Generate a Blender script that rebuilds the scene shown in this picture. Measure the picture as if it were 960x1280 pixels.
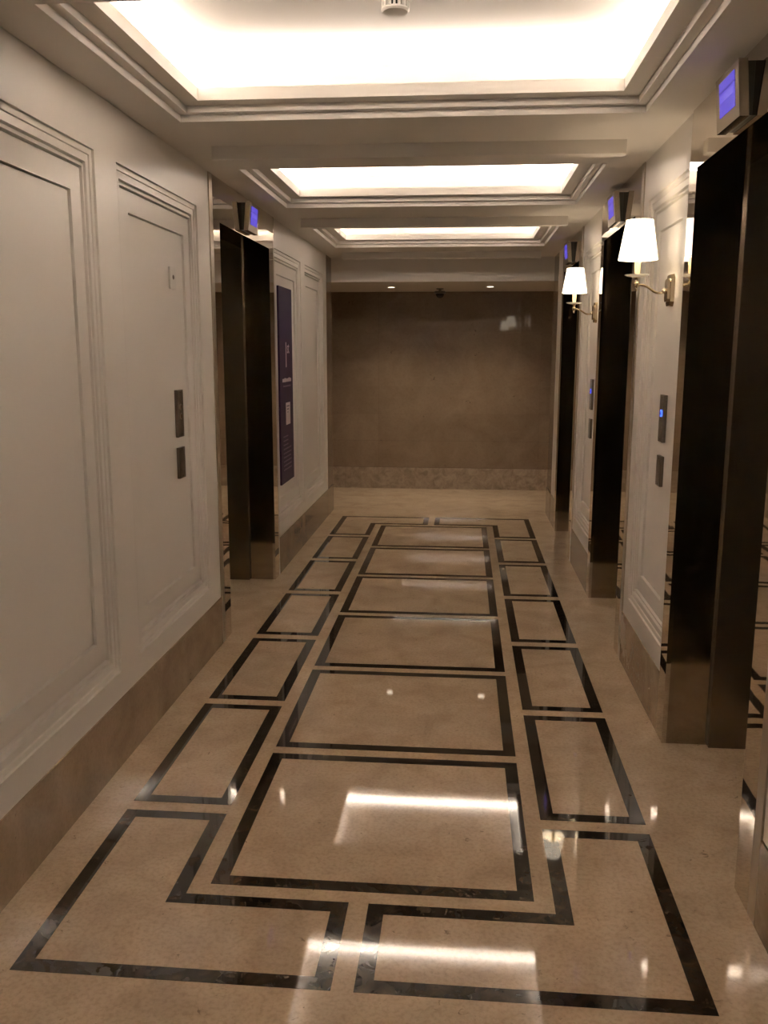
import bpy, bmesh, math
from mathutils import Vector, Matrix

for _o in list(bpy.data.objects):
    bpy.data.objects.remove(_o)
scene = bpy.context.scene
COL = scene.collection

# ------------------------------------------------------------------ camera
F_PX, YAW, PITCH, ROLL, EYE = 1105.7, math.radians(-5.064), math.radians(10.302), math.radians(0.114), 1.55
fw = Vector((math.sin(YAW)*math.cos(PITCH), math.cos(YAW)*math.cos(PITCH), -math.sin(PITCH)))
r0 = Vector((math.cos(YAW), -math.sin(YAW), 0)); u0 = r0.cross(fw)
rt = math.cos(ROLL)*r0 + math.sin(ROLL)*u0
up = -math.sin(ROLL)*r0 + math.cos(ROLL)*u0
cam = bpy.data.cameras.new('camera'); cam_o = bpy.data.objects.new('camera', cam); COL.objects.link(cam_o)
cam.sensor_fit = 'HORIZONTAL'; cam.sensor_width = 36.0; cam.lens = F_PX*36.0/960.0
cam.clip_start = 0.02
M4 = Matrix((rt, up, -fw)).transposed().to_4x4(); M4.translation = Vector((0, 0, EYE))
cam_o.matrix_world = M4
scene.camera = cam_o

# ------------------------------------------------------------------ world, exposure
world = bpy.data.worlds.new('world'); scene.world = world; world.use_nodes = True
world.node_tree.nodes['Background'].inputs[0].default_value = (0, 0, 0, 1)
world.node_tree.nodes['Background'].inputs[1].default_value = 0.0
scene.view_settings.view_transform = 'Standard'
scene.view_settings.look = 'None'
scene.view_settings.gamma = 1.0
scene.view_settings.use_curve_mapping = False
scene.view_settings.exposure = 1.30

LED_COL, LED_STR = (1.0, 0.92, 0.85), 42.0
SHADE_STR, BULB_W, DOWN_STR, DOWN_W = 1.45, 0.45, 3.2, 23.0
LAMP_COL = (1.0, 0.84, 0.64)

# ------------------------------------------------------------------ dimensions (metres)
WL, WR, CE = -1.271, 0.826, 2.416          # walls, ceiling
YB, YE, YF, HS = -2.6, 10.03, 8.60, 2.197  # back, end wall, end of hall, low ceiling
SK, HEAD = 0.255, 2.20                     # stone base height, elevator head
PT, PB = 2.225, 0.355                      # recessed panels top, bottom
XC = -0.226

# ------------------------------------------------------------------ materials
MATS = {}
def nmat(name):
    m = bpy.data.materials.new(name); m.use_nodes = True; MATS[name] = m
    nt = m.node_tree; return m, nt, nt.nodes['Principled BSDF']
def pos_node(nt):
    return nt.nodes.new('ShaderNodeNewGeometry').outputs['Position']
def noise(nt, scale, detail=4, rough=0.55, vec=None, dist=0.0):
    n = nt.nodes.new('ShaderNodeTexNoise'); n.inputs['Scale'].default_value = scale
    n.inputs['Detail'].default_value = detail; n.inputs['Roughness'].default_value = rough
    n.inputs['Distortion'].default_value = dist
    nt.links.new(vec if vec else pos_node(nt), n.inputs['Vector']); return n.outputs['Fac']
def ramp(nt, fac, stops):
    r = nt.nodes.new('ShaderNodeValToRGB'); cr = r.color_ramp
    while len(cr.elements) < len(stops): cr.elements.new(0.5)
    for e, (p, c) in zip(cr.elements, stops):
        e.position = p; e.color = (*c, 1) if len(c) == 3 else c
    nt.links.new(fac, r.inputs[0]); return r.outputs[0]
def mixc(nt, fac, a, b, mode='MIX'):
    m = nt.nodes.new('ShaderNodeMix'); m.data_type = 'RGBA'; m.blend_type = mode
    if isinstance(fac, float): m.inputs[0].default_value = fac
    else: nt.links.new(fac, m.inputs[0])
    for s, v in ((6, a), (7, b)):
        if isinstance(v, tuple): m.inputs[s].default_value = (*v, 1)
        else: nt.links.new(v, m.inputs[s])
    return m.outputs[2]
def bump(nt, bs, h, strength, dist=0.01):
    b = nt.nodes.new('ShaderNodeBump'); b.inputs['Strength'].default_value = strength
    b.inputs['Distance'].default_value = dist
    nt.links.new(h, b.inputs['Height']); nt.links.new(b.outputs[0], bs.inputs['Normal'])

def paint(name, col, rough=0.45):
    m, nt, b = nmat(name)
    c = mixc(nt, noise(nt, 6, 3), tuple(x*0.97 for x in col), col)
    nt.links.new(c, b.inputs['Base Color']); b.inputs['Roughness'].default_value = rough
    bump(nt, b, noise(nt, 220, 2), 0.03, 0.002)
    return m
def marble(name, a, b_, c_, rough, scale=5.0, speck=0.35, spec=0.5):
    m, nt, b = nmat(name)
    base = ramp(nt, noise(nt, scale, 6, 0.62, dist=0.6), [(0.30, a), (0.52, b_), (0.75, c_)])
    fine = ramp(nt, noise(nt, scale*16, 3, 0.6), [(0.35, (0.72, 0.70, 0.68)), (0.55, (1, 1, 1)), (0.75, (1.0, 1.0, 1.0))])
    col = mixc(nt, speck, base, fine, 'MULTIPLY')
    sp = ramp(nt, noise(nt, scale*7, 2, 0.5, dist=1.5), [(0.70, (0, 0, 0)), (0.78, (1, 1, 1))])
    col = mixc(nt, sp, col, tuple(x*0.55 for x in a))
    oi = nt.nodes.new('ShaderNodeObjectInfo')
    var = ramp(nt, oi.outputs['Random'], [(0.0, (0.94, 0.94, 0.94)), (1.0, (1.03, 1.03, 1.03))])
    col = mixc(nt, 1.0, col, var, 'MULTIPLY')
    nt.links.new(col, b.inputs['Base Color']); b.inputs['Roughness'].default_value = rough
    b.inputs['Specular IOR Level'].default_value = spec
    bump(nt, b, noise(nt, 3.5, 2, 0.4), 0.006, 0.01)
    return m
def steel(name, col, rough, wav=0.0, brushed=0.0):
    m, nt, b = nmat(name)
    b.inputs['Metallic'].default_value = 1.0; b.inputs['Roughness'].default_value = rough
    c = mixc(nt, noise(nt, 2.5, 2), tuple(x*0.95 for x in col), col)
    nt.links.new(c, b.inputs['Base Color'])
    if brushed:
        mp = nt.nodes.new('ShaderNodeMapping'); mp.inputs['Scale'].default_value = (900, 900, 6)
        nt.links.new(pos_node(nt), mp.inputs['Vector'])
        rr = nt.nodes.new('ShaderNodeMapRange'); rr.inputs['To Min'].default_value = rough*(1-0.2*brushed); rr.inputs['To Max'].default_value = rough*(1+0.25*brushed)
        nt.links.new(noise(nt, 1.0, 2, vec=mp.outputs[0]), rr.inputs['Value']); nt.links.new(rr.outputs[0], b.inputs['Roughness'])
    if wav: bump(nt, b, noise(nt, 5.0, 1, 0.4), wav, 0.01)
    return m
def emit(name, col, strength, base=(0.8, 0.8, 0.8)):
    m, nt, b = nmat(name)
    b.inputs['Base Color'].default_value = (*base, 1)
    b.inputs['Emission Color'].default_value = (*col, 1); b.inputs['Emission Strength'].default_value = strength
    return m
def plain(name, col, rough=0.4, metal=0.0):
    m, nt, b = nmat(name)
    c = mixc(nt, noise(nt, 30, 2), tuple(x*0.95 for x in col), col)
    nt.links.new(c, b.inputs['Base Color']); b.inputs['Roughness'].default_value = rough; b.inputs['Metallic'].default_value = metal
    return m

paint('wall_paint', (0.74, 0.69, 0.63), 0.38)
paint('ceiling_paint', (0.76, 0.71, 0.65), 0.6)
marble('floor_marble', (0.47, 0.345, 0.23), (0.56, 0.425, 0.29), (0.63, 0.49, 0.345), 0.035, 5.0, 0.55)
marble('panel_marble', (0.48, 0.35, 0.235), (0.57, 0.43, 0.295), (0.64, 0.495, 0.35), 0.035, 5.0, 0.55)
marble('base_marble', (0.24, 0.165, 0.103), (0.31, 0.218, 0.142), (0.37, 0.268, 0.18), 0.12, 4.0, 0.3)
marble('end_marble', (0.20, 0.14, 0.09), (0.235, 0.168, 0.112), (0.27, 0.195, 0.132), 0.035, 2.5, 0.3)
marble('end_base_marble', (0.22, 0.165, 0.115), (0.33, 0.25, 0.18), (0.42, 0.33, 0.24), 0.12, 14.0, 0.5)
marble('pilaster_marble', (0.22, 0.155, 0.10), (0.29, 0.21, 0.14), (0.35, 0.26, 0.18), 0.12, 4.0, 0.3)
# dark emperador inlay
m, nt, b = nmat('dark_marble')
vn = noise(nt, 16, 6, 0.65, dist=0.9)
c = ramp(nt, vn, [(0.30, (0.020, 0.013, 0.008)), (0.48, (0.034, 0.023, 0.015)), (0.60, (0.046, 0.031, 0.020)), (0.66, (0.066, 0.046, 0.030)), (0.70, (0.040, 0.028, 0.018))])
nt.links.new(c, b.inputs['Base Color']); b.inputs['Roughness'].default_value = 0.035
steel('mirror_steel', (0.66, 0.61, 0.55), 0.025, wav=0.05)
steel('dark_steel', (0.42, 0.36, 0.30), 0.075, wav=0.03)
steel('inner_steel', (0.25, 0.208, 0.166), 0.26, brushed=0.15)
steel('satin_steel', (0.52, 0.46, 0.39), 0.24, brushed=1)
steel('plate_steel', (0.20, 0.165, 0.13), 0.28, brushed=1)
steel('trim_steel', (0.50, 0.43, 0.35), 0.30)
steel('brass', (0.66, 0.55, 0.38), 0.16)
plain('lantern_body', (0.035, 0.028, 0.022), 0.35)
plain('switch_plastic', (0.70, 0.66, 0.60), 0.35)
plain('black_plastic', (0.015, 0.013, 0.012), 0.2)
plain('camera_grey', (0.16, 0.14, 0.12), 0.4)
plain('candle_ivory', (0.72, 0.60, 0.40), 0.45)
plain('detector_white', (0.72, 0.68, 0.62), 0.4)
plain('sign_purple', (0.036, 0.014, 0.040), 0.55)
plain('sign_purple_band', (0.026, 0.013, 0.045), 0.55)
for _k in ('sign_purple', 'sign_purple_band'): MATS[_k].node_tree.nodes['Principled BSDF'].inputs['Specular IOR Level'].default_value = 0.2
plain('sign_print', (0.72, 0.64, 0.62), 0.6)
plain('sign_fine_print', (0.17, 0.12, 0.17), 0.6)
plain('shade_trim', (0.35, 0.26, 0.17), 0.5)
emit('led', LED_COL, LED_STR)
emit('shade_fabric', LAMP_COL, SHADE_STR, (0.8, 0.74, 0.62))
emit('downlight', LAMP_COL, DOWN_STR)
emit('screen_blue', (0.070, 0.045, 0.50), 0.42, (0.02, 0.02, 0.05))
emit('screen_light', (0.11, 0.08, 0.56), 0.45, (0.02, 0.02, 0.05))
emit('screen_dark', (0.04, 0.02, 0.33), 0.4, (0.02, 0.02, 0.05))
emit('ring_blue', (0.02, 0.08, 1.0), 2.6, (0.02, 0.02, 0.05))
m, nt, b = nmat('clear_glass')
b.inputs['Transmission Weight'].default_value = 0.55; b.inputs['Roughness'].default_value = 0.12; b.inputs['IOR'].default_value = 1.45
nt.links.new(mixc(nt, noise(nt, 40, 1), (0.93, 0.92, 0.88), (0.97, 0.96, 0.93)), b.inputs['Base Color'])

# ------------------------------------------------------------------ mesh helpers
def link(name, me, mat, parent=None, smooth=False):
    o = bpy.data.objects.new(name, me); COL.objects.link(o)
    if mat: me.materials.append(MATS[mat])
    if smooth:
        for p in me.polygons: p.use_smooth = True
    if parent: o.parent = parent
    return o
def from_geo(name, v, f, mat, parent=None, smooth=False):
    me = bpy.data.meshes.new(name); me.from_pydata([tuple(p) for p in v], [], f)
    bm = bmesh.new(); bm.from_mesh(me)
    bmesh.ops.remove_doubles(bm, verts=bm.verts, dist=1e-6)
    bmesh.ops.recalc_face_normals(bm, faces=bm.faces); bm.to_mesh(me); bm.free()
    return link(name, me, mat, parent, smooth)
class MB:
    def __init__(s): s.v = []; s.f = []
    def box(s, x0, x1, y0, y1, z0, z1):
        x0, x1 = sorted((x0, x1)); y0, y1 = sorted((y0, y1)); z0, z1 = sorted((z0, z1))
        n = len(s.v)
        s.v += [(x, y, z) for z in (z0, z1) for x, y in ((x0, y0), (x1, y0), (x1, y1), (x0, y1))]
        s.f += [tuple(n+i for i in q) for q in ((3, 2, 1, 0), (4, 5, 6, 7), (0, 1, 5, 4), (1, 2, 6, 5), (2, 3, 7, 6), (3, 0, 4, 7))]
        return s
    def prism(s, poly, z0, z1):
        n = len(s.v); k = len(poly)
        s.v += [(x, y, z0) for x, y in poly] + [(x, y, z1) for x, y in poly]
        s.f.append(tuple(n+i for i in reversed(range(k)))); s.f.append(tuple(n+k+i for i in range(k)))
        for i in range(k):
            j = (i+1) % k; s.f.append((n+i, n+j, n+k+j, n+k+i))
        return s
    def hull(s, pts, faces):
        n = len(s.v); s.v += [tuple(p) for p in pts]; s.f += [tuple(n+i for i in q) for q in faces]; return s
    def build(s, name, mat, parent=None, bevel=0.0, smooth=False):
        me = bpy.data.meshes.new(name); me.from_pydata(s.v, [], s.f)
        if bevel:
            bm = bmesh.new(); bm.from_mesh(me)
            bmesh.ops.bevel(bm, geom=bm.edges[:], offset=bevel, segments=2, affect='EDGES', profile=0.5)
            bm.to_mesh(me); bm.free()
        return link(name, me, mat, parent, smooth)
def box(name, mat, parent, *a, bevel=0.0): return MB().box(*a).build(name, mat, parent, bevel)
def lathe(name, prof, mat, parent, c=(0, 0, 0), n=32, closed=False, smooth=True):
    v = []; f = []
    for r, z in prof:
        v += [(c[0]+r*math.cos(2*math.pi*i/n), c[1]+r*math.sin(2*math.pi*i/n), c[2]+z) for i in range(n)]
    k = len(prof)
    for a in range(k if closed else k-1):
        b_ = (a+1) % k
        for i in range(n):
            j = (i+1) % n; f.append((a*n+i, a*n+j, b_*n+j, b_*n+i))
    if not closed:
        if prof[0][0] > 1e-5: f.append(tuple(range(n)))
        if prof[-1][0] > 1e-5: f.append(tuple((k-1)*n+i for i in range(n)))
    o = from_geo(name, v, f, mat, parent)
    if smooth:
        for p in o.data.polygons: p.use_smooth = len(p.vertices) < 5
        o.data.set_sharp_from_angle(angle=math.radians(40))
    return o
def tube(name, pts, r, mat, parent, n=12):
    pts = [Vector(p) for p in pts]; v = []; f = []
    for i, p in enumerate(pts):
        t = (pts[min(i+1, len(pts)-1)] - pts[max(i-1, 0)]).normalized()
        a = Vector((0, 1, 0)) if abs(t.y) < 0.9 else Vector((1, 0, 0))
        u_ = t.cross(a).normalized(); w_ = t.cross(u_)
        rr = r[i] if isinstance(r, (list, tuple)) else r
        v += [p + rr*(math.cos(2*math.pi*k/n)*u_ + math.sin(2*math.pi*k/n)*w_) for k in range(n)]
    for i in range(len(pts)-1):
        for k in range(n):
            j = (k+1) % n; f.append((i*n+k, i*n+j, (i+1)*n+j, (i+1)*n+k))
    f.append(tuple(range(n))); f.append(tuple((len(pts)-1)*n+k for k in range(n)))
    return from_geo(name, v, f, mat, parent, True)
def ring(name, prof, rect, to3, mat, parent):
    """mitred frame: prof = [(inset, depth)], rect = (a0,a1,b0,b1), to3(a,b,depth)"""
    a0, a1, b0, b1 = rect; v = []; f = []
    for s, d in prof:
        v += [to3(a0+s, b0+s, d), to3(a1-s, b0+s, d), to3(a1-s, b1-s, d), to3(a0+s, b1-s, d)]
    for k in range(len(prof)-1):
        for i in range(4):
            j = (i+1) % 4; f.append((4*k+i, 4*k+j, 4*k+4+j, 4*k+4+i))
    return from_geo(name, v, f, mat, parent)
def empty(name, loc=(0, 0, 0)):
    o = bpy.data.objects.new(name, None); COL.objects.link(o); o.location = loc; o.empty_display_size = 0.1
    return o
def tag(o, label, cat=None, group=None, kind=None):
    o['label'] = label
    if cat: o['category'] = cat
    if group: o['group'] = group
    if kind: o['kind'] = kind
    return o
def struct(o, label): return tag(o, label, kind='structure')

# ================================================================== FLOOR
fl = MB()
fl.box(-1.95, 1.50, YB, 8.60, -0.12, 0.0)
fl.box(-3.6, 3.2, 8.60, YE+0.1, -0.12, 0.0)
floor = struct(fl.build('floor', 'floor_marble'), 'polished beige marble floor with dark inlaid frames')
W = 0.046; TOP = 0.0008
def inset(poly, w):
    k = len(poly); out = []
    for i in range(k):
        p0, p1, p2 = (Vector(poly[(i+d) % k]) for d in (-1, 0, 1))
        d1 = (p1-p0).normalized(); d2 = (p2-p1).normalized()
        n1 = Vector((-d1.y, d1.x)); n2 = Vector((-d2.y, d2.x))
        out.append(tuple(p1 + w*(n1+n2)))
    return out
def inlay(poly):                      # counter-clockwise outline
    inn = inset(poly, W); k = len(poly)
    for i in range(k):
        j = (i+1) % k
        MB().prism([poly[i], poly[j], inn[j], inn[i]], -0.006, TOP).build('inlay_strip', 'dark_marble', floor)
    MB().prism(inset(inn, 0.0006), -0.006, TOP).build('marble_panel', 'panel_marble', floor)
def rect(x0, x1, y0, y1): return [(x0, y0), (x1, y0), (x1, y1), (x0, y1)]
xa, xb, xm, xn, xc, xd, xe, xg = -1.124, -0.776, -0.300, -0.243, -0.718, 0.228, 0.284, 0.631
for y0, y1 in ((2.778, 3.650), (3.711, 4.571), (4.642, 5.487), (5.562, 6.413), (6.486, 7.310)):
    inlay(rect(xa, xb, y0, y1)); inlay(rect(xe, xg, y0, y1))
for i in range(6): inlay(rect(xc, xd, 2.322+0.9258*i, 3.191+0.9258*i))
inlay([(xa, 1.913), (xm, 1.913), (xm, 2.269), (xb, 2.269), (xb, 2.719), (xa, 2.719)])
inlay([(xn, 1.913), (xg, 1.913), (xg, 2.719), (xe, 2.719), (xe, 2.269), (xn, 2.269)])
inlay([(xa, 7.373), (xb, 7.373), (xb, 7.875), (xm, 7.875), (xm, 8.243), (xa, 8.243)])
inlay([(xe, 7.373), (xg, 7.373), (xg, 8.243), (xn, 8.243), (xn, 7.875), (xe, 7.875)])

# ================================================================== CEILING with coves and beams
COVES = [(y, y+1.18) for y in (-1.885, 0.235, 2.355, 4.437, 6.560)]
CX0, CX1 = -1.103, 0.652
ce = MB(); TZ = 2.468
ce.box(-1.95, CX0, YB, YF, CE, TZ); ce.box(CX1, 1.50, YB, YF, CE, TZ)
prev = YB
for y0, y1 in COVES:
    ce.box(CX0, CX1, prev, y0, CE, TZ); prev = y1
ce.box(CX0, CX1, prev, YF, CE, TZ)
ceiling = struct(ce.build('ceiling', 'ceiling_paint'), 'white plaster ceiling with stepped light coves')
struct(MB().box(-3.6, 3.2, YF, YE+0.1, HS, 2.62).build('ceiling_passage', 'ceiling_paint'), 'lower white ceiling of the cross passage with its fascia')
RZ = 2.655
for y0, y1 in COVES:
    up3 = lambda a, b_, d: (a, b_, d)
    ring('cove_moulding', [(0.0012, CE), (0.0012, 2.441), (0.034, 2.441), (0.034, 2.466), (0.100, 2.466), (0.100, 2.510), (0.086, 2.510), (0.086, TZ), (0.0, TZ)],
         (CX0, CX1, y0, y1), up3, 'ceiling_paint', ceiling)
    mb = MB(); e = 0.03
    ax, bx, ay, by = CX0-e, CX1+e, y0-e, y1+e
    mb.box(ax-0.02, bx+0.02, ay-0.02, by+0.02, RZ, RZ+0.03)
    mb.box(ax-0.02, ax, ay, by, TZ, RZ); mb.box(bx, bx+0.02, ay, by, TZ, RZ)
    mb.box(ax-0.02, bx+0.02, ay-0.02, ay, TZ, RZ); mb.box(ax-0.02, bx+0.02, by, by+0.02, TZ, RZ)
    mb.build('cove_recess', 'ceiling_paint', ceiling)
    LZ, w_ = 2.603, 0.032                              # ledge along the recess wall carrying the strips
    lg = MB()
    lg.box(ax, ax+w_, ay, by, TZ, LZ); lg.box(bx-w_, bx, ay, by, TZ, LZ); lg.box(ax+w_, bx-w_, ay, ay+w_, TZ, LZ); lg.box(ax+w_, bx-w_, by-w_, by, TZ, LZ)
    lg.build('cove_ledge', 'ceiling_paint', ceiling)
    a, b_ = 0.006, 0.030
    for q in ((ax+a, ax+b_, ay+a, by-a), (bx-b_, bx-a, ay+a, by-a), (ax+b_+0.004, bx-b_-0.004, ay+a, ay+b_), (ax+b_+0.004, bx-b_-0.004, by-b_, by-a)):
        box('led_strip', 'led', ceiling, *q, LZ+0.0003, LZ+0.0018)
for i, y in enumerate((-0.30, 1.83, 3.95, 6.07, 8.10)):
    o = box('trim_%d' % (i+3), 'ceiling_paint', None, -1.100, 0.658, y, y+0.07, 2.36, CE+0.002, bevel=0.002)
    struct(o, 'slim white beam across the ceiling between the light coves')

# ================================================================== WALLS
def wall(name, label, xw, s, spans, panels, cuts):
    """xw wall plane, s=+1 right / -1 left (into the wall); spans = y ranges of painted wall; panels inside them"""
    mb = MB(); D = 0.10
    for ya, yb in spans:
        cur = ya
        for p0, p1 in sorted(panels):
            if p0 >= ya and p1 <= yb:
                mb.box(xw, xw+s*D, cur, p0, 0.0, CE); cur = p1
                mb.box(xw, xw+s*D, p0, p1, 0.0, PB); mb.box(xw, xw+s*D, p0, p1, PT, CE)
        mb.box(xw, xw+s*D, cur, yb, 0.0, CE)
    w = struct(mb.build(name, 'wall_paint'), label)
    to3 = lambda a, b_, d: (xw+s*d, a, b_)
    for p0, p1 in panels:
        ring('panel_moulding', [(0.0008, 0.0), (0.0008, 0.009), (0.020, 0.009), (0.022, 0.014), (0.048, 0.012), (0.050, 0.027), (0.056, 0.027), (0.058, 0.017), (0.066, 0.017), (0.068, 0.034), (0.0735, 0.034), (0.074, 0.024)],
             (p0, p1, PB, PT), to3, 'wall_paint', w)
        ring('panel_border', [(0.074, 0.024), (0.154, 0.022), (0.1545, 0.040), (0.1595, 0.040), (0.160, 0.031), (0.162, 0.031)], (p0, p1, PB, PT), to3, 'wall_paint', w)
        q = 0.162
        box('panel_field', 'wall_paint', w, xw+s*0.031, xw+s*0.08, p0+q, p1-q, PB+q, PT-q)
    return w
def baseboard(name, label, xw, s, spans, T=0.006):
    e = struct(empty(name), label)
    for ya, yb in spans:
        n = max(1, round((yb-ya)/1.1)); L = (yb-ya)/n
        for i in range(n):
            box('stone_slab', 'base_marble', e, xw-s*T, xw, ya+i*L+0.0006, ya+(i+1)*L-0.0006, 0.0, SK)
    return e
PIL_L, PIL_R = 8.28, 8.20
L_SUR = (4.53, 5.955); L_OP = (4.65, 5.83)
R_SUR = [(2.325+2.143*i, 3.53+2.143*i) for i in range(3)]
R_OP = [(2.445+2.143*i, 3.425+2.143*i) for i in range(3)]
TRIM_N, TRIM_F = 0.055, 0.03
ls = [(YB, L_SUR[0]-TRIM_N), (L_SUR[1]+TRIM_F, PIL_L)]
wall('wall_left', 'cream painted wall with tall recessed moulded panels', WL, -1, ls,
     [(0.6, 1.69), (1.90, 3.09), (3.288, 4.277), (6.010, 6.985), (7.160, 8.070)], None)
rs = [(YB, R_SUR[0][0]-TRIM_N), (R_SUR[0][1], R_SUR[1][0]-TRIM_N), (R_SUR[1][1], R_SUR[2][0]-TRIM_N), (R_SUR[2][1], PIL_R)]
for sp, pn, lb in zip(rs, ([(0.3, 1.29)], [(3.565, 4.300)], [(5.708, 6.443)], []),
                      ('cream painted wall before the elevator portals', 'cream panelled wall carrying the first sconce',
                       'cream panelled wall carrying the second sconce', 'narrow cream painted wall beyond the last portal')):
    wall('wall_right', lb, WR, 1, [sp], pn, None)
baseboard('baseboard_left', 'brown polished stone base along the panelled wall', WL, -1, ls)
baseboard('baseboard_right', 'brown polished stone base between the elevators', WR, 1, rs)
# stone ends of both walls, returns into the cross passage
for nm, xw, s, y0, far in (('trim_1', WL, -1, PIL_L, -3.6), ('trim_2', WR, 1, PIL_R, 3.2)):
    mb = MB(); mb.box(xw, xw+s*0.10, y0, YF, 0, CE)
    o = struct(mb.build(nm, 'pilaster_marble'), 'stone clad end of the wall beside the cross passage')
    box('base_slab', 'base_marble', o, xw-s*0.008, xw, y0, YF, 0, SK)
    box('return_wall', 'pilaster_marble', o, xw+s*0.10, far, YF-0.10, YF, 0, HS+0.05)
# end wall of stone slabs
we = struct(MB().box(-3.6, 3.2, YE+0.02, YE+0.12, 0, 2.62).build('wall_end', 'end_marble'), 'polished brown marble wall closing the end of the hall')
zs = [SK-0.01]
while zs[-1] < HS-0.05: zs.append(min(zs[-1]+0.304, HS))
for r_ in range(len(zs)-1):
    xs = [-3.6, -2.75, -1.85, -0.95, -0.05, 0.85, 1.75, 2.6, 3.2]
    for c_ in range(len(xs)-1):
        box('stone_slab', 'end_marble', we, xs[c_]+0.0007, xs[c_+1]-0.0007, YE, YE+0.03, zs[r_]+0.0009, zs[r_+1]-0.0009)
for c_ in range(6):
    a = -3.6+c_*6.8/6
    box('base_slab', 'end_base_marble', we, a+0.0006, a+6.8/6-0.0006, YE-0.004, YE+0.03, 0, SK-0.012)
struct(MB().box(-3.7, -3.6, YF-0.1, YE+0.1, 0, TZ).build('wall_passage_left', 'pilaster_marble'), 'stone wall at the far left of the cross passage')
struct(MB().box(3.2, 3.3, YF-0.1, YE+0.1, 0, TZ).build('wall_passage_right', 'pilaster_marble'), 'stone wall at the far right of the cross passage')
struct(MB().box(-1.95, 1.5, YB-0.1, YB, -0.1, TZ).build('wall_back', 'wall_paint'), 'plain cream wall behind the viewer')

# ================================================================== ELEVATORS
def elevator(xw, s, sur, op, label, group=None):
    yc = (op[0]+op[1])/2
    root = empty('elevator', (xw, yc, 0)); tag(root, label, 'elevator', group)
    def bx(name, mat, d0, d1, y0, y1, z0, z1, bevel=0.0, par=root):
        # local to the root
        o = MB().box(s*d0, s*d1, y0-yc, y1-yc, z0, z1).build(name, mat, par, bevel); return o
    # mirror surround, 6 mm proud
    P = -0.006
    bx('surround_panel', 'mirror_steel', P, 0.012, sur[0], op[0], 0.0, CE)
    bx('surround_panel', 'mirror_steel', P, 0.012, op[1], sur[1], 0.0, CE)
    bx('surround_header', 'mirror_steel', P, 0.012, op[0], op[1], HEAD, CE)
    bx('edge_trim', 'trim_steel', -0.006, 0.10, sur[0]-TRIM_N, sur[0], 0.0, CE)
    if s < 0: bx('edge_trim', 'trim_steel', -0.006, 0.10, sur[1], sur[1]+TRIM_F, 0.0, CE)
    # outer reveal
    D1, D2, ST = 0.17, 0.48, 0.028
    for y0, y1 in ((op[0]-0.05, op[0]), (op[1], op[1]+0.05)):
        bx('jamb', 'dark_steel', 0.012, D1, y0, y1, 0.0, HEAD+0.05)
    bx('head_soffit', 'dark_steel', 0.012, D1, op[0], op[1], HEAD, HEAD+0.05)
    # inner frame
    bx('inner_jamb', 'inner_steel', D1, D2, op[0]-0.05, op[0]+ST, 0.0, HEAD+0.05)
    bx('inner_jamb', 'inner_steel', D1, D2, op[1]-ST, op[1]+0.05, 0.0, HEAD+0.05)
    bx('inner_head', 'inner_steel', D1, D2, op[0]+ST, op[1]-ST, HEAD, HEAD+0.05)
    # centre opening doors
    for y0, y1 in ((op[0]-0.02, yc-0.002), (yc+0.002, op[1]+0.02)):
        bx('door', 'satin_steel', D2+0.004, D2+0.04, y0, y1, 0.006, HEAD+0.02)
    bx('door_backing', 'black_plastic', D2+0.045, D2+0.07, op[0]-0.06, op[1]+0.06, 0.0, CE)
    si = bx('sill', 'satin_steel', D2-0.03, D2+0.045, op[0]+ST, op[1]-ST, 0.0, 0.004)
    return root
elevator(WL, -1, L_SUR, L_OP, 'wide dark steel elevator portal with mirror surround next to the purple sign')
lab = ['dark steel elevator portal with mirror surround before the first wall sconce',
       'dark steel elevator portal with mirror surround between the two wall sconces',
       'dark steel elevator portal with mirror surround nearest the brown marble end wall']
for i in range(3): elevator(WR, 1, R_SUR[i], R_OP[i], lab[i], 'elevators on the sconce wall')

# hall lanterns (wedge boxes with a blue screen, leaning forward at the top)
def lantern(xw, s, yc, label, width=0.235):
    z0, z1 = 2.222, 2.378
    root = empty('elevator_indicator', (xw-s*0.0062, yc, z0)); tag(root, label, 'indicator', 'elevator floor indicators')
    h = z1-z0; w = width/2; db, dt, t = 0.038, 0.052, 0.027
    X = lambda d: -s*d
    def wedge(name, mat, d0b, d0t, d1b, d1t, y0, y1, za, zb, par=root):
        pts = []
        for z in (za, zb):
            k = (z)/h
            a = d0b+(d0t-d0b)*k; b_ = d1b+(d1t-d1b)*k
            pts += [(X(a), y0, z), (X(b_), y0, z), (X(b_), y1, z), (X(a), y1, z)]
        v, f = pts, [(3, 2, 1, 0), (4, 5, 6, 7), (0, 1, 5, 4), (1, 2, 6, 5), (2, 3, 7, 6), (3, 0, 4, 7)]
        return from_geo(name, v, f, mat, par)
    wedge('body', 'lantern_body', 0, 0, db-t, dt-t, -w+0.012, w-0.012, 0.004, h-0.004)
    wedge('front_plate', 'satin_steel', db-t, dt-t, db, dt, -w, w, 0, h)
    e = 0.0012
    sc = wedge('screen', 'screen_blue', db-0.002, dt-0.002, db+e, dt+e, -w*0.66, w*0.66, h*0.24, h*0.88)
    wedge('screen_band', 'screen_light', db, dt, db+2*e, dt+2*e, -w*0.6, w*0.6, h*0.50, h*0.62, sc)
    wedge('screen_line', 'screen_dark', db, dt, db+2*e, dt+2*e, -w*0.64, w*0.64, h*0.68, h*0.71, sc)
    return root
lantern(WL, -1, 5.235, 'steel wedge indicator with blue screen above the portal by the purple sign')
for i, t_ in enumerate(('steel wedge indicator with blue screen above the portal before the first sconce',
                        'steel wedge indicator with blue screen above the portal between the sconces',
                        'steel wedge indicator with blue screen above the portal nearest the end wall')):
    lantern(WR, 1, 2.92+2.143*i, t_)

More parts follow.
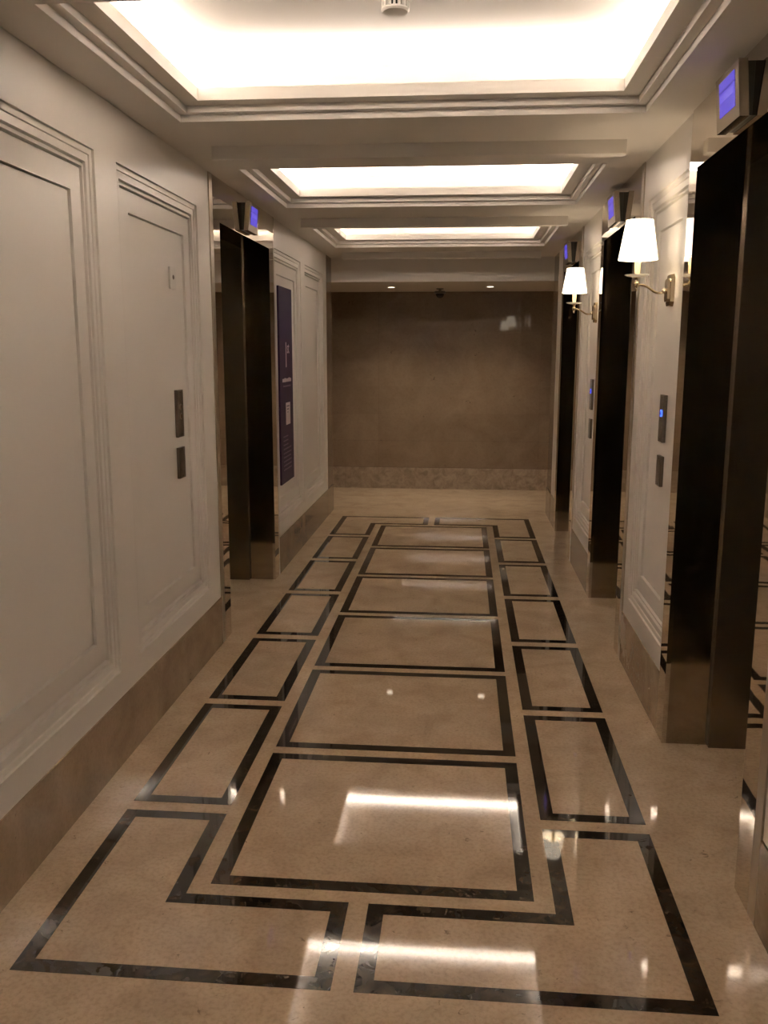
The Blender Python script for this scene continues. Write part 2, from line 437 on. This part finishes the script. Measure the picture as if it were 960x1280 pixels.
# ================================================================== SCONCES
def sconce(yc, label):
    xw = WR+0.031                                  # panel field
    root = empty('wall_sconce', (xw, yc, 1.80)); tag(root, label, 'wall lamp', 'wall sconces between the elevators')
    # elongated octagonal back plate in two tiers
    for nm, a, b_, d0, d1 in (('back_plate', 0.046, 0.066, 0.0, 0.016), ('back_plate_boss', 0.030, 0.048, 0.016, 0.026)):
        c = 0.40*a
        poly = [(-a, -b_+c), (-a+c, -b_), (a-c, -b_), (a, -b_+c), (a, b_-c), (a-c, b_), (-a+c, b_), (-a, b_-c)]
        v = [(-d0, p, q) for p, q in poly]+[(-d1, p*0.93, q*0.95) for p, q in poly]
        f = [tuple(range(8)), tuple(range(8, 16))]+[(i, (i+1) % 8, 8+(i+1) % 8, 8+i) for i in range(8)]
        from_geo(nm, v, f, 'brass', root)
    lathe('arm_rosette', [(0.0, -0.012), (0.011, -0.010), (0.014, 0.0), (0.010, 0.010), (0.0, 0.012)], 'brass', root, (-0.030, 0, -0.002), 20)
    X = -0.146
    pts = []
    for i in range(25):
        t = i/24
        x = -0.026+(X+0.026)*t
        k = 1/(1+math.exp(-(t-0.55)*11))
        z = -0.006-0.004*math.sin(math.pi*min(1, t/0.5))*(t < 0.5) + 0.030*k
        pts.append((x, 0, z))
    tube('arm', pts, 0.0052, 'brass', root)
    lathe('arm_socket', [(0.0, -0.026), (0.004, -0.022), (0.005, -0.014), (0.003, -0.010), (0.009, -0.006), (0.012, 0.0), (0.012, 0.008), (0.008, 0.012), (0.006, 0.022), (0.010, 0.028), (0.014, 0.031), (0.0, 0.032)], 'brass', root, (X, 0, 0.022), 24)
    lathe('drip_dish', [(0.0, 0.0), (0.020, 0.0005), (0.040, 0.004), (0.050, 0.009), (0.0505, 0.0115), (0.039, 0.0075), (0.020, 0.0045), (0.0, 0.004)], 'clear_glass', root, (X, 0, 0.0535), 36)
    lathe('candle_sleeve', [(0.0, 0.0), (0.009, 0.0), (0.010, 0.004), (0.0125, 0.04), (0.0135, 0.074), (0.0, 0.075)], 'candle_ivory', root, (X, 0, 0.0575), 24)
    zb, zt, rb, rtp = 0.1245, 0.282, 0.080, 0.054
    th = 0.0012
    lathe('lamp_shade', [(rb, zb), (rtp, zt), (rtp-th, zt), (rb-th, zb)], 'shade_fabric', root, (X, 0, 0), 48, closed=True)
    k = 0.045
    r1 = rb+(rtp-rb)*k
    lathe('shade_trim', [(r1+0.0003, zb+k*(zt-zb)), (r1+0.0011, zb+k*(zt-zb)), (r1+0.0009, zb+k*(zt-zb)+0.0016), (r1+0.0001, zb+k*(zt-zb)+0.0016)], 'shade_trim', root, (X, 0, 0), 48, closed=True)
    for a in range(3):
        an = a*2*math.pi/3+0.4
        tube('shade_spoke', [(X+0.010*math.cos(an), 0.010*math.sin(an), 0.136), (X+0.073*math.cos(an), 0.073*math.sin(an), 0.150)], 0.0012, 'brass', root, 6)
    lathe('bulb', [(0.0, 0.0), (0.010, 0.002), (0.015, 0.018), (0.013, 0.034), (0.0, 0.048)], 'candle_ivory', root, (X, 0, 0.1335), 20)
    ld = bpy.data.lights.new('bulb_light', 'POINT'); ld.energy = BULB_W; ld.color = LAMP_COL; ld.shadow_soft_size = 0.018
    lo = bpy.data.objects.new('bulb_light', ld); COL.objects.link(lo); lo.parent = root; lo.location = (X, 0, 0.215)
    return root
sconce(3.87, 'lit brass sconce with white shade on panel between the first and second portals')
sconce(6.013, 'lit brass sconce with white shade on panel between the second and third portals')

# ================================================================== PLATES ON WALLS
def plate(name, xf, s, y0, y1, z0, z1, label, cat, group, kind):
    yc, zc = (y0+y1)/2, (z0+z1)/2
    root = empty(name, (xf, yc, zc)); tag(root, label, cat, group)
    w, h = (y1-y0)/2, (z1-z0)/2; T = 0.015
    B = lambda nm, mat, d0, d1, a0, a1, b0, b1, par=root, bv=0.0: MB().box(-s*d0, -s*d1, a0, a1, b0, b1).build(nm, mat, par, bv)
    def disc(nm, mat, r_in, r_out, d0, d1, cz, par=root):
        v = []; f = []; n = 28
        for (r, d) in ((r_in, d0), (r_out, d0), (r_out, d1), (r_in, d1)):
            v += [(-s*d, r*math.cos(2*math.pi*i/n), cz+r*math.sin(2*math.pi*i/n)) for i in range(n)]
        for k in range(4):
            for i in range(n):
                j = (i+1) % n; f.append((k*n+i, k*n+j, ((k+1) % 4)*n+j, ((k+1) % 4)*n+i))
        return from_geo(nm, v, f, mat, par)
    if kind == 'switch':
        B('plate_body', 'switch_plastic', 0, 0.010, -w, w, -h, h, bv=0.002)
        disc('lock_rim', 'plate_steel', 0.004, 0.010, 0.0098, 0.012, 0.004)
        B('keyhole', 'black_plastic', 0.0098, 0.0106, -0.003, 0.003, -0.006, 0.014)
        return root
    B('plate_body', 'plate_steel', 0, T, -w, w, -h, h, bv=0.002)
    if kind in ('call_lit', 'call'):
        zc_ = 0.022 if kind == 'call_lit' else -0.012
        bt = disc('call_button', 'satin_steel', 0.0005, 0.0105, T-0.001, T+0.0025, zc_)
        disc('button_ring', 'ring_blue' if kind == 'call_lit' else 'trim_steel', 0.0105, 0.0145, T-0.001, T+0.0020, zc_, bt)
        if kind == 'call':
            bt = disc('call_button', 'satin_steel', 0.0005, 0.0105, T-0.001, T+0.0025, 0.030)
            disc('button_ring', 'trim_steel', 0.0105, 0.0145, T-0.001, T+0.0020, 0.030, bt)
        for k in (-1, 1): disc('screw', 'satin_steel', 0.0004, 0.003, T-0.001, T+0.0006, k*(h-0.012))
    else:
        for k in (-1, 1): disc('screw', 'satin_steel', 0.0004, 0.003, T-0.001, T+0.0006, k*(h-0.010))
        B('blank_cover', 'plate_steel', T-0.001, T+0.001, -w*0.72, w*0.72, -h*0.72, h*0.72)
    return root
FL, FR = WL-0.031, WR+0.031
plate('call_plate', FL, -1, 3.930, 4.012, 1.160, 1.375, 'dark steel call plate with two buttons on the panel under the keyswitch', 'call button', 'elevator call plates', 'call')
plate('blank_plate', FL, -1, 3.930, 4.012, 0.970, 1.113, 'small dark steel blank plate under the call plate below the keyswitch', 'wall plate', 'small plates under call plates', 'blank')
plate('key_switch', FL, -1, 3.915, 3.990, 1.820, 1.915, 'small white keyswitch plate high on the cream panel', 'switch', None, 'switch')
for i, w_ in enumerate(('first', 'second')):
    y = 3.835+2.143*i
    plate('call_plate', FR, 1, y, y+0.080, 1.170, 1.370, 'dark steel call plate with glowing blue button under the %s wall sconce' % w_, 'call button', 'elevator call plates', 'call_lit')
    plate('blank_plate', FR, 1, y, y+0.080, 0.980, 1.110, 'small dark steel blank plate low on the panel under the %s wall sconce' % w_, 'wall plate', 'small plates under call plates', 'blank')

# ================================================================== PURPLE SIGN
def sign():
    y0, y1, z0, z1 = 6.175, 6.640, 0.602, 1.995
    xf = WL-0.023; T = 0.014
    root = empty('wall_sign', (xf, (y0+y1)/2, z0)); tag(root, 'tall narrow purple sign board with white numeral on cream panel', 'sign')
    w, h = (y1-y0)/2, z1-z0
    box('board', 'sign_purple', root, 0, T, -w, w, 0, h, bevel=0.002)
    def pr(nm, mat, a0, a1, b0, b1): box(nm, mat, root, T-0.0004, T+0.0006, a0, a1, b0, b1)
    pr('top_band', 'sign_purple_band', -w+0.02, w-0.02, h-0.36, h-0.03)
    # large numeral: a thin tall 1 with its flag, and raised letters
    def text(body, size, ya, zb, mat, nm, sx=1.0):
        cu = bpy.data.curves.new(nm, 'FONT'); cu.body = body; cu.size = size; cu.extrude = 0.0004
        tmp = bpy.data.objects.new('tmp', cu); COL.objects.link(tmp)
        dg = bpy.context.evaluated_depsgraph_get(); me = bpy.data.meshes.new_from_object(tmp.evaluated_get(dg))
        bpy.data.objects.remove(tmp); bpy.data.curves.remove(cu)
        for v in me.vertices:
            x, y, z = v.co; v.co = (T+0.0006+z, ya+x*sx, zb+y)     # reads left to right for someone facing +x wall
        me.materials.clear()
        o = link(nm, me, mat, root); return o
    text('1', 0.26, -0.06, h-0.56, 'sign_print', 'numeral', 0.8)
    text('st', 0.12, 0.03, h-0.46, 'sign_print', 'ordinal_letters', 0.9)
    # a line of bold words, a smaller line, a card and a block of fine print too small to read
    import random
    rnd = random.Random(4)
    def line(b, hh, a0, a1, mat, gap):
        a = a0
        while a < a1-0.01:
            L = min(rnd.uniform(0.4, 1.0)*gap*2.2, a1-a); pr('print_mark', mat, a, a+L, b, b+hh*rnd.uniform(0.75, 1.0)); a += L+gap*0.25
    line(h-0.665, 0.030, -0.15, 0.17, 'sign_print', 0.018)
    line(h-0.700, 0.012, -0.13, 0.15, 'sign_fine_print', 0.012)
    pr('card', 'sign_print', -0.045, 0.115, h-0.975, h-0.815)
    for k in range(3):
        box('card_mark', 'sign_fine_print', root, T, T+0.0010, -0.02+0.015*k, 0.08-0.02*k, h-0.845-0.022*k, h-0.837-0.022*k)
    for k in range(9):
        line(h-1.06-0.030*k, 0.010, -0.15, (0.02 if k < 3 else 0.13), 'sign_fine_print', 0.02)
    return root
sign()

# ================================================================== CEILING FIXTURES
def detector():
    root = empty('smoke_detector', (-0.235, 3.018, RZ)); tag(root, 'round white smoke detector on the ceiling of the lit cove', 'smoke detector')
    lathe('base', [(0.0, 0.0), (0.056, 0.0), (0.056, -0.012), (0.050, -0.020), (0.0, -0.020)], 'detector_white', root, n=40)
    lathe('sensor_core', [(0.0, -0.020), (0.032, -0.020), (0.032, -0.044), (0.0, -0.044)], 'black_plastic', root, n=32)
    for k in range(16):
        a = 2*math.pi*k/16
        o = MB().box(0.033, 0.044, -0.0035, 0.0035, -0.045, -0.018).build('vent_rib', 'detector_white', root); o.rotation_euler.z = a
    lathe('cap', [(0.0, -0.043), (0.043, -0.043), (0.045, -0.048), (0.040, -0.054), (0.0, -0.056)], 'detector_white', root, n=40)
detector()
def dome_camera():
    root = empty('dome_camera', (-0.262, 9.55, HS)); tag(root, 'small dark dome security camera hanging from the low ceiling', 'security camera')
    lathe('mount', [(0.0, 0.0), (0.040, 0.0), (0.038, -0.008), (0.016, -0.012), (0.014, -0.022), (0.0, -0.022)], 'camera_grey', root, n=28)
    lathe('housing', [(0.0, -0.020), (0.050, -0.024), (0.062, -0.034), (0.062, -0.050), (0.050, -0.054), (0.0, -0.054)], 'camera_grey', root, n=32)
    lathe('dome', [(0.044, -0.053)]+[(0.044*math.cos(a*math.pi/16), -0.054-0.044*math.sin(a*math.pi/16)) for a in range(0, 9)], 'black_plastic', root, n=32)
dome_camera()
for x, y, t_ in ((-0.756, 9.32, 'small round recessed downlight in the low ceiling on the purple sign side'), (0.254, 9.29, 'small round recessed downlight in the low ceiling on the sconce side'),
                 ):
    root = empty('downlight', (x, y, HS)); tag(root, t_, 'ceiling light', 'downlights in the low ceiling')
    lathe('rim', [(0.034, 0.0), (0.046, 0.0), (0.045, -0.003), (0.034, -0.003)], 'detector_white', root, n=28, closed=True)
    lathe('lens', [(0.0, -0.0005), (0.034, -0.0005), (0.034, -0.0022), (0.0, -0.0022)], 'downlight', root, n=28)
    ld = bpy.data.lights.new('downlight_beam', 'SPOT'); ld.energy = DOWN_W; ld.color = LAMP_COL; ld.spot_size = math.radians(110); ld.spot_blend = 0.8; ld.shadow_soft_size = 0.03
    lo = bpy.data.objects.new('downlight_beam', ld); COL.objects.link(lo); lo.parent = root; lo.location = (0, 0, -0.006)
